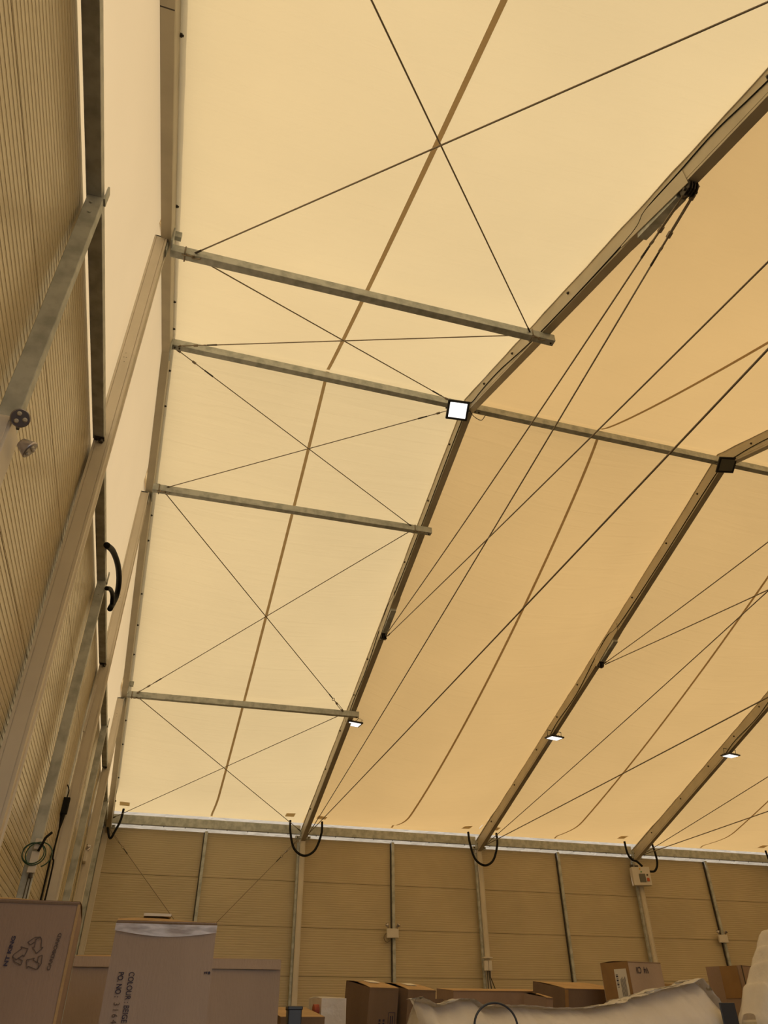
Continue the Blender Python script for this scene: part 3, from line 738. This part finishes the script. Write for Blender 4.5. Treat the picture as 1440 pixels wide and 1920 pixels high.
# ------------------------------------------------------------------ cartons
def carton(label, Y, uL, uR, vL, depth, mtl='card', rz=0.0, tilt=0.0, zb=0.0, dome=.0, tape=None, group=None, top='card_gold_lit', flap=True, name='cardboard_box', lean=0.0, seam=True):
    """front face between columns uL and uR (pixels at distance Y), top edge at vL; stands on z = zb"""
    a = at(uL, vL, Y); b = at(uR, vL, Y); wdt = (b.x - a.x); h = (a.z + b.z) / 2 - zb
    t = thing(name, label, 'box', ((a.x + b.x) / 2, Y, zb), (tilt, lean, rz), group)
    w2 = wdt / 2; n = 10
    def body_pt(x, y, z):
        q = noise.noise(Vector((x * 3 + uL, y * 3, z * 2))) * .004
        return (x + (q if abs(abs(x) - w2) < 1e-4 else 0), y + q, z)
    mb = MB()
    mb.grid(lambda i, j: body_pt(-w2 + wdt * i, 0, h * j), n, n)
    mb.grid(lambda i, j: body_pt(w2, depth * i, h * j), n, n)
    mb.grid(lambda i, j: body_pt(w2 - wdt * i, depth, h * j), n, n)
    mb.grid(lambda i, j: body_pt(-w2, depth - depth * i, h * j), n, n)
    mb.add([(-w2, 0, 0), (w2, 0, 0), (w2, depth, 0), (-w2, depth, 0)], [(3, 2, 1, 0)])
    mb.build('body', M[mtl], t)
    # two closing flaps meeting on the centre line
    for s in (0, 1):
        fm = MB()
        y0, y1 = (0.0, depth * .497) if s == 0 else (depth, depth * .503)
        fm.grid(lambda i, j: (-w2 + wdt * i, y0 + (y1 - y0) * j, h + dome * math.sin(j * math.pi / 2) * (0.75 + .25 * math.sin(i * 5 + s)) + .001), 12, 6)
        fm.grid(lambda i, j: (-w2 + wdt * i, y0 + (y1 - y0) * j, h - .004 + dome * math.sin(j * math.pi / 2) * (0.75 + .25 * math.sin(i * 5 + s))), 12, 6)
        fm.build('flap', M[top], t)  # default top colour has the light from above painted in
    if seam:
        MB().box((-w2 - .001, -.0035, h - .012), (w2 + .001, .001, h - .004)).build('crease', M['card_dark'], t)
    if tape == 'top':
        MB().box((-w2 - .001, depth * .4, h + dome + .002), (w2 + .001, depth * .6, h + dome + .004)).build('tape', M['tape_brown'], t)
    return t, wdt, h
# -- foreground
c1, w1, h1 = carton('tall brown carton at bottom left printed with a recycling mark', -4.5, -70, 151, 1687, .6, 'card', rz=math.radians(1.0), dome=.035, tape=None)
def face(u, v, Y, org):  # local coordinates on a front face
    p = at(u, v, Y); return p.x - org.location.x, p.z
def arrows(par, cx, cz, s, rot):
    mb = MB()
    base = [[(-.52, -.10), (-.30, .28), (-.02, .42), (.10, .36), (.36, -.04), (.46, .02), (.30, -.40), (-.10, -.22), (.0, -.16), (-.14, .10), (-.30, -.16), (-.52, -.10)], [(-.02, .42), (-.20, .20), (-.14, .10)]]
    for k in range(3):
        for line in base:
            pts = []
            for x, z in line:
                X, Z = x * .92, z * .92 + .52
                a = rot + k * 2.0944
                pts.append((cx + s * (X * math.cos(a) - Z * math.sin(a)), -.0045, cz + s * (X * math.sin(a) + Z * math.cos(a))))
            for p_, q_ in zip(pts[:-1], pts[1:]): mb.bar(p_, q_, .0028, .002, (0, 1, 0))
    mb.build('recycling_mark', M['ink_soft'], par)
x_, z_ = face(57, 1789, -4.5, c1); arrows(c1, x_, z_, .068, math.radians(-22))
x_, z_ = face(93, 1820, -4.5, c1); text('CARDBOARD', .018, M['ink_soft'], c1, (x_, -.004, z_), math.radians(83), wscale=1.15, bold=.0004)
x_, z_ = face(13, 1812, -4.5, c1); text('NT KING', .019, M['ink'], c1, (x_, -.004, z_), math.radians(87), wscale=1.3, bold=.0006)
e_ = MB().box((w1 / 2 - .006, -.004, h1 - .6), (w1 / 2 + .004, .004, h1 - .01)); e_.build('golden_edge', M['card_gold_lit'], c1)  # thin golden strip down the right front edge, lighter than the body

c2, w2_, h2_ = carton('upright carton with shiny clear tape printed colour beige', -3.9, 219, 407, 1728, .42, 'card_grey', rz=math.radians(-1.5), dome=.035)
MB().grid(lambda i, j: (-w2_ / 2 - .002 + (w2_ + .004) * i, -.006 - .002 * math.sin(i * 9), h2_ - .012 - (.030 + .022 * math.sin(i * 3.1)) * j), 30, 4).build('clear_tape', M['clear'], c2, True)
MB().box((-w2_ * .25, .10, h2_ + .034), (w2_ * .03, .24, h2_ + .046)).build('paper_label', M['paper'], c2)
x_, z_ = face(243, 1822, -3.9, c2); text('COLOUR : BEIGE', .034, M['ink'], c2, (x_, -.006, z_), math.radians(-90), wscale=.76, bold=.0002)
x_, z_ = face(223, 1822, -3.9, c2); text('PO. NO :', .034, M['ink'], c2, (x_, -.006, z_), math.radians(-90), wscale=.74, bold=.0005)
x_, z_ = face(214, 1879, -3.9, c2); text('3 1 6 4 8', .036, M['ink_soft'], c2, (x_, -.006, z_), math.radians(-90), wscale=.78)
x_, z_ = face(381, 1826, -3.9, c2); text('2', .018, M['ink'], c2, (x_ + .016, -.006, z_), math.radians(90), bold=.001)
MB().cyl((x_ + .026, -.006, z_ + .004), (x_ + .026, -.003, z_ + .004), .006, 10).build('ink_dot', M['ink'], c2)
c3, w3, h3 = carton('wide plain carton standing behind the taped beige-print carton', -2.6, 140, 527, 1796, .6, 'card_grey', rz=math.radians(-.4), dome=.03)
MB().grid(lambda i, j: (-w3/2 + .001 + (w3 - .002) * i, -.006 - .008 * j * (1 + .5 * math.sin(i * 8)), h3 - .055 * j), 20, 2).build('folded_lip', M['card_grey'], c3, True)

# -- cartons farther back, leaning slightly towards the viewer
tl = math.radians(10)
c4, wa, ha = carton('narrow upright dark carton, left of the pair with golden-lit tops', 1.2, 657, 717, 1849, .5, 'card_dark', rz=math.radians(16), tilt=tl, dome=.02)
x0_ = -wa * .12
pr = MB()
for k in range(2):
    for j in range(9): pr.box((x0_ + k * .05, -.004, ha - .30 - j * .03), (x0_ + k * .05 + .022, -.002, ha - .30 - j * .03 + .02))
pr.bar((wa*.2, -.004, ha - .22), (wa*.2, -.004, ha - .42), .004, .003, (0, 1, 0)); pr.bar((wa*.42, -.004, ha - .22), (wa*.42, -.004, ha - .42), .004, .003, (0, 1, 0))
pr.bar((wa*.2, -.004, ha - .22), (wa*.42, -.004, ha - .22), .004, .003, (0, 1, 0)); pr.bar((wa*.2, -.004, ha - .42), (wa*.42, -.004, ha - .42), .004, .003, (0, 1, 0))
pr.box((wa*.26, -.004, ha - .4), (wa*.29, -.002, ha - .25)); pr.box((wa*.33, -.004, ha - .4), (wa*.36, -.002, ha - .25))
pr.build('faded_print', M['ink'], c4)
MB().box((-wa*.2, .18, ha + .022), (wa*.15, .32, ha + .027)).build('paper_label', M['paper'], c4)
c5, wb, hb_ = carton('upright dark reddish carton, right one of the narrow pair', 1.2, 727, 785, 1853, .5, 'card_dark', rz=math.radians(16), tilt=tl, dome=.02)
MB().box((-wb*.25, .15, hb_ + .021), (wb*.1, .28, hb_ + .026)).build('paper_label', M['paper'], c5)
c6, _, _ = carton('low dark carton half hidden between the narrow pair and the white bundle', 2.1, 786, 830, 1873, .5, 'card_dark', rz=math.radians(-4), tilt=0)
c7, wl, hl = carton('long flat carton behind the left end of the white bundle', 2.4, 840, 1010, 1858, .6, 'card', rz=math.radians(0), tilt=math.radians(5.0), dome=.0)
c8, wc, hc = carton('brown carton with golden-lit top left of the marked carton', 1.75, 1014, 1130, 1852, .6, 'card_dark', rz=math.radians(12), tilt=tl, dome=.01)
MB().box((-wc/2 - .002, -.003, hc - .5), (-wc/2 + .05, .002, hc)).build('tape', M['tape_brown'], c8)
c9, wd, hd_ = carton('carton with white shipping label and upside-down handwriting', .9, 1163, 1262, 1804, .38, 'card_grey', rz=math.radians(26), tilt=0, lean=math.radians(-1.5), dome=.012)
def side_quad(par, y0, y1, z0, z1, x, mtl, nm):
    return MB().add([(x, y0, z0), (x, y1, z0), (x, y1, z1), (x, y0, z1)], [(0, 1, 2, 3)]).build(nm, mtl, par)
lb = side_quad(c9, .04, .20, hd_ - .40, hd_ - .07, -wd/2 - .006, M['paper'], 'shipping_label')
bc = MB()
for k in range(7): bc.box((-wd/2 - .009, .16, hd_ - .13 - k * .02), (-wd/2 - .0065, .185, hd_ - .13 - k * .02 + (.012 if k % 2 else .006)))
for k in range(6): bc.box((-wd/2 - .009, .07 + .012 * k, hd_ - .34), (-wd/2 - .0065, .073 + .012 * k, hd_ - .15 - .01 * (k % 3)))
bc.build('barcode', M['ink'], lb)
side_quad(c9, .0, .37, hd_ - .9, hd_ - .0, -wd/2 - .005, M['tape_brown'], 'tape')
text('V4  CII', .095, M['ink'], c9, (-wd * .02 + .06, -.008, hd_ - .05), math.radians(181), 'handwriting')
c10, _, _ = carton('small brown carton corner between the marked carton and the right-hand carton', 2.6, 1262, 1290, 1847, .4, 'card_gold_lit', tilt=math.radians(5))
c11, we, he = carton('upright brown carton at right, partly behind the standing plastic bag', 1.3, 1371, 1440, 1812, .5, 'card', rz=math.radians(22), dome=.0, tilt=math.radians(1))
MB().box((-we/2 - .003, -.006, he - .9), (-we/2 + .01, .002, he)).build('dark_edge', M['bolt'], c11)
side_quad(c11, .06, .30, he - .35, he, -we/2 - .006, M['tape_brown'], 'tape')
c12, _, _ = carton('pale-topped low carton right of the wide plain carton', .2, 519, 600, 1905, .9, 'card_dark', tilt=math.radians(6.5), dome=0, top='card_gold_lit')
c13, _, _ = carton('small crumpled carton corner beside the carton with golden-lit top', 1.3, 972, 992, 1867, .3, 'card', rz=math.radians(30), tilt=math.radians(10), dome=.02)

# dark blue upright plastic bar
a = at(541, 1886, -.6); b = at(567, 1886, -.6)
t = thing('plastic_post', 'short dark blue plastic post in front of the pale-topped carton', 'post', ((a.x + b.x) / 2, -.6, 0))
ww = (b.x - a.x) / 2
MB().box((-ww, 0, 0), (ww, .1, a.z - .01)).build('shaft', M['navy'], t, bevel=.01)
MB().box((-ww - .006, -.006, a.z - .03), (ww + .006, .106, a.z)).build('cap', M['navy'], t, bevel=.008)

# ------------------------------------------------------------------ plastic wrapped bundles
def wrapped(prof, Y, depth, label, name='plastic_wrapped_bundle', cat='bundle', amp=.02, zb=0.0, seed=0, lean=0, pull=.27, shear=0.0):
    """prof: (u, v) outline of the top edge; body is a closed wrinkled polythene cover"""
    P = [at(u, v, Y) for u, v in prof]; xs = [p.x for p in P]; zs = [p.z for p in P]
    x0, x1 = xs[0], xs[-1]
    def topz(x):
        for i in range(len(xs) - 1):
            if xs[i] <= x <= xs[i+1]:
                t_ = (x - xs[i]) / (xs[i+1] - xs[i] + 1e-9); t_ = t_ * t_ * (3 - 2 * t_); return zs[i] + (zs[i+1] - zs[i]) * t_
        return zs[-1]
    nu, nv = 150, 90; mb = MB()
    base = min(zs)
    def f(a, b):
        x = x0 + (x1 - x0) * a; zt = topz(x); ph = b * 2 * math.pi
        e = min(a, 1 - a); pinch = min(1, e / .03) ** .5
        # rounded-rectangle section: front, top, back, bottom
        c, s = math.cos(ph), math.sin(ph); n_ = 5.0
        rr = (abs(c) ** n_ + abs(s) ** n_) ** (-1 / n_)
        y = Y + depth / 2 - c * rr * depth / 2 * (.5 + .5 * pinch)
        zc = (zt + zb) / 2; z = zc + s * rr * (zt - zb) / 2
        q = Vector((x * 4 + seed, y * 4, z * 5))
        wv = noise.noise(q) * amp + abs(noise.noise(q * 2.7)) * amp * .9 + noise.noise(q * 6) * amp * .3
        if zt > base + .05 and z > base: y += (depth * pull) * min(1, (z - base) / (zt - base)) * (1 if c > 0 else -1)
        return (x - x0 + shear * max(0, z - 1.6), y - Y - wv * (1 if c > 0 else -1) * (1 if abs(s) < .9 else .3), z - zb + (wv * .4 if s > .5 else 0))
    mb.grid(f, nu, nv)
    t = thing(name, label, cat, (x0, Y, zb))
    mb.build('polythene_cover', M['poly'], t, True)
    inner = MB().box((.06, .05, .02), (x1 - x0 - .06, depth - .05, min(zs) - zb - .05)); inner.build('wrapped_goods', M['paper'], t, bevel=.02)
    return t, x0, x1
tb, bx0, bx1 = wrapped([(803, 1868), (806, 1866), (815, 1872), (840, 1882), (868, 1876), (885, 1870), (905, 1871), (930, 1884), (1000, 1883), (1060, 1887), (1120, 1889), (1190, 1878), (1210, 1868), (1290, 1849), (1320, 1842), (1343, 1832), (1350, 1842), (1372, 1868), (1390, 1900), (1398, 1925)],
        -1.4, .75, 'long horizontal bundle in crinkled milky plastic across the bottom right', amp=.028)
# dark strap over its right end and a dark ring inside the left end
pa = at(1347, 1880, -1.43); pb = at(1375, 1880, -1.43)
MB().box((pa.x - bx0, -.045, 0.3), (pb.x - bx0, -.03, pa.z)).build('black_strap', M['navy'], tb, bevel=.004)
cx_ = at(930, 1925, -1.43); rr = (at(970, 1925, -1.43).x - cx_.x)
MB().tube([(cx_.x - bx0 + rr * math.cos(a_), -.035, cx_.z + rr * .85 * math.sin(a_)) for a_ in [math.pi * k / 20 for k in range(21)]], .009, 8).build('dark_ring', M['navy'], tb, True)
wrapped([(1426, 1900), (1428, 1840), (1430, 1800), (1432, 1768), (1435, 1736), (1442, 1742), (1452, 1772), (1450, 1760), (1500, 1765), (1560, 1800)], -.4, .5, 'tall plastic bag with a tied top at the right edge', 'plastic_bag', 'bag', .022, seed=9, pull=0, shear=.27)
tw, wpk, hpk = carton('small white-wrapped package left of the narrow upright cartons', .55, 599, 646, 1872, .45, 'poly', rz=math.radians(4), top='poly', tilt=math.radians(2), dome=.015, seam=False, name='wrapped_package')
tw['category'] = 'package'
MB().tube([(-wpk / 2 - .05, .10, hpk - .10), (-wpk / 2 + .02, .10, hpk - .10)], .05, 14).build('red_end_cap', M['red'], tw)

# drop the helper flag and finish
for o in bpy.data.objects:
    if o.type == 'MESH':
        o.data.validate()
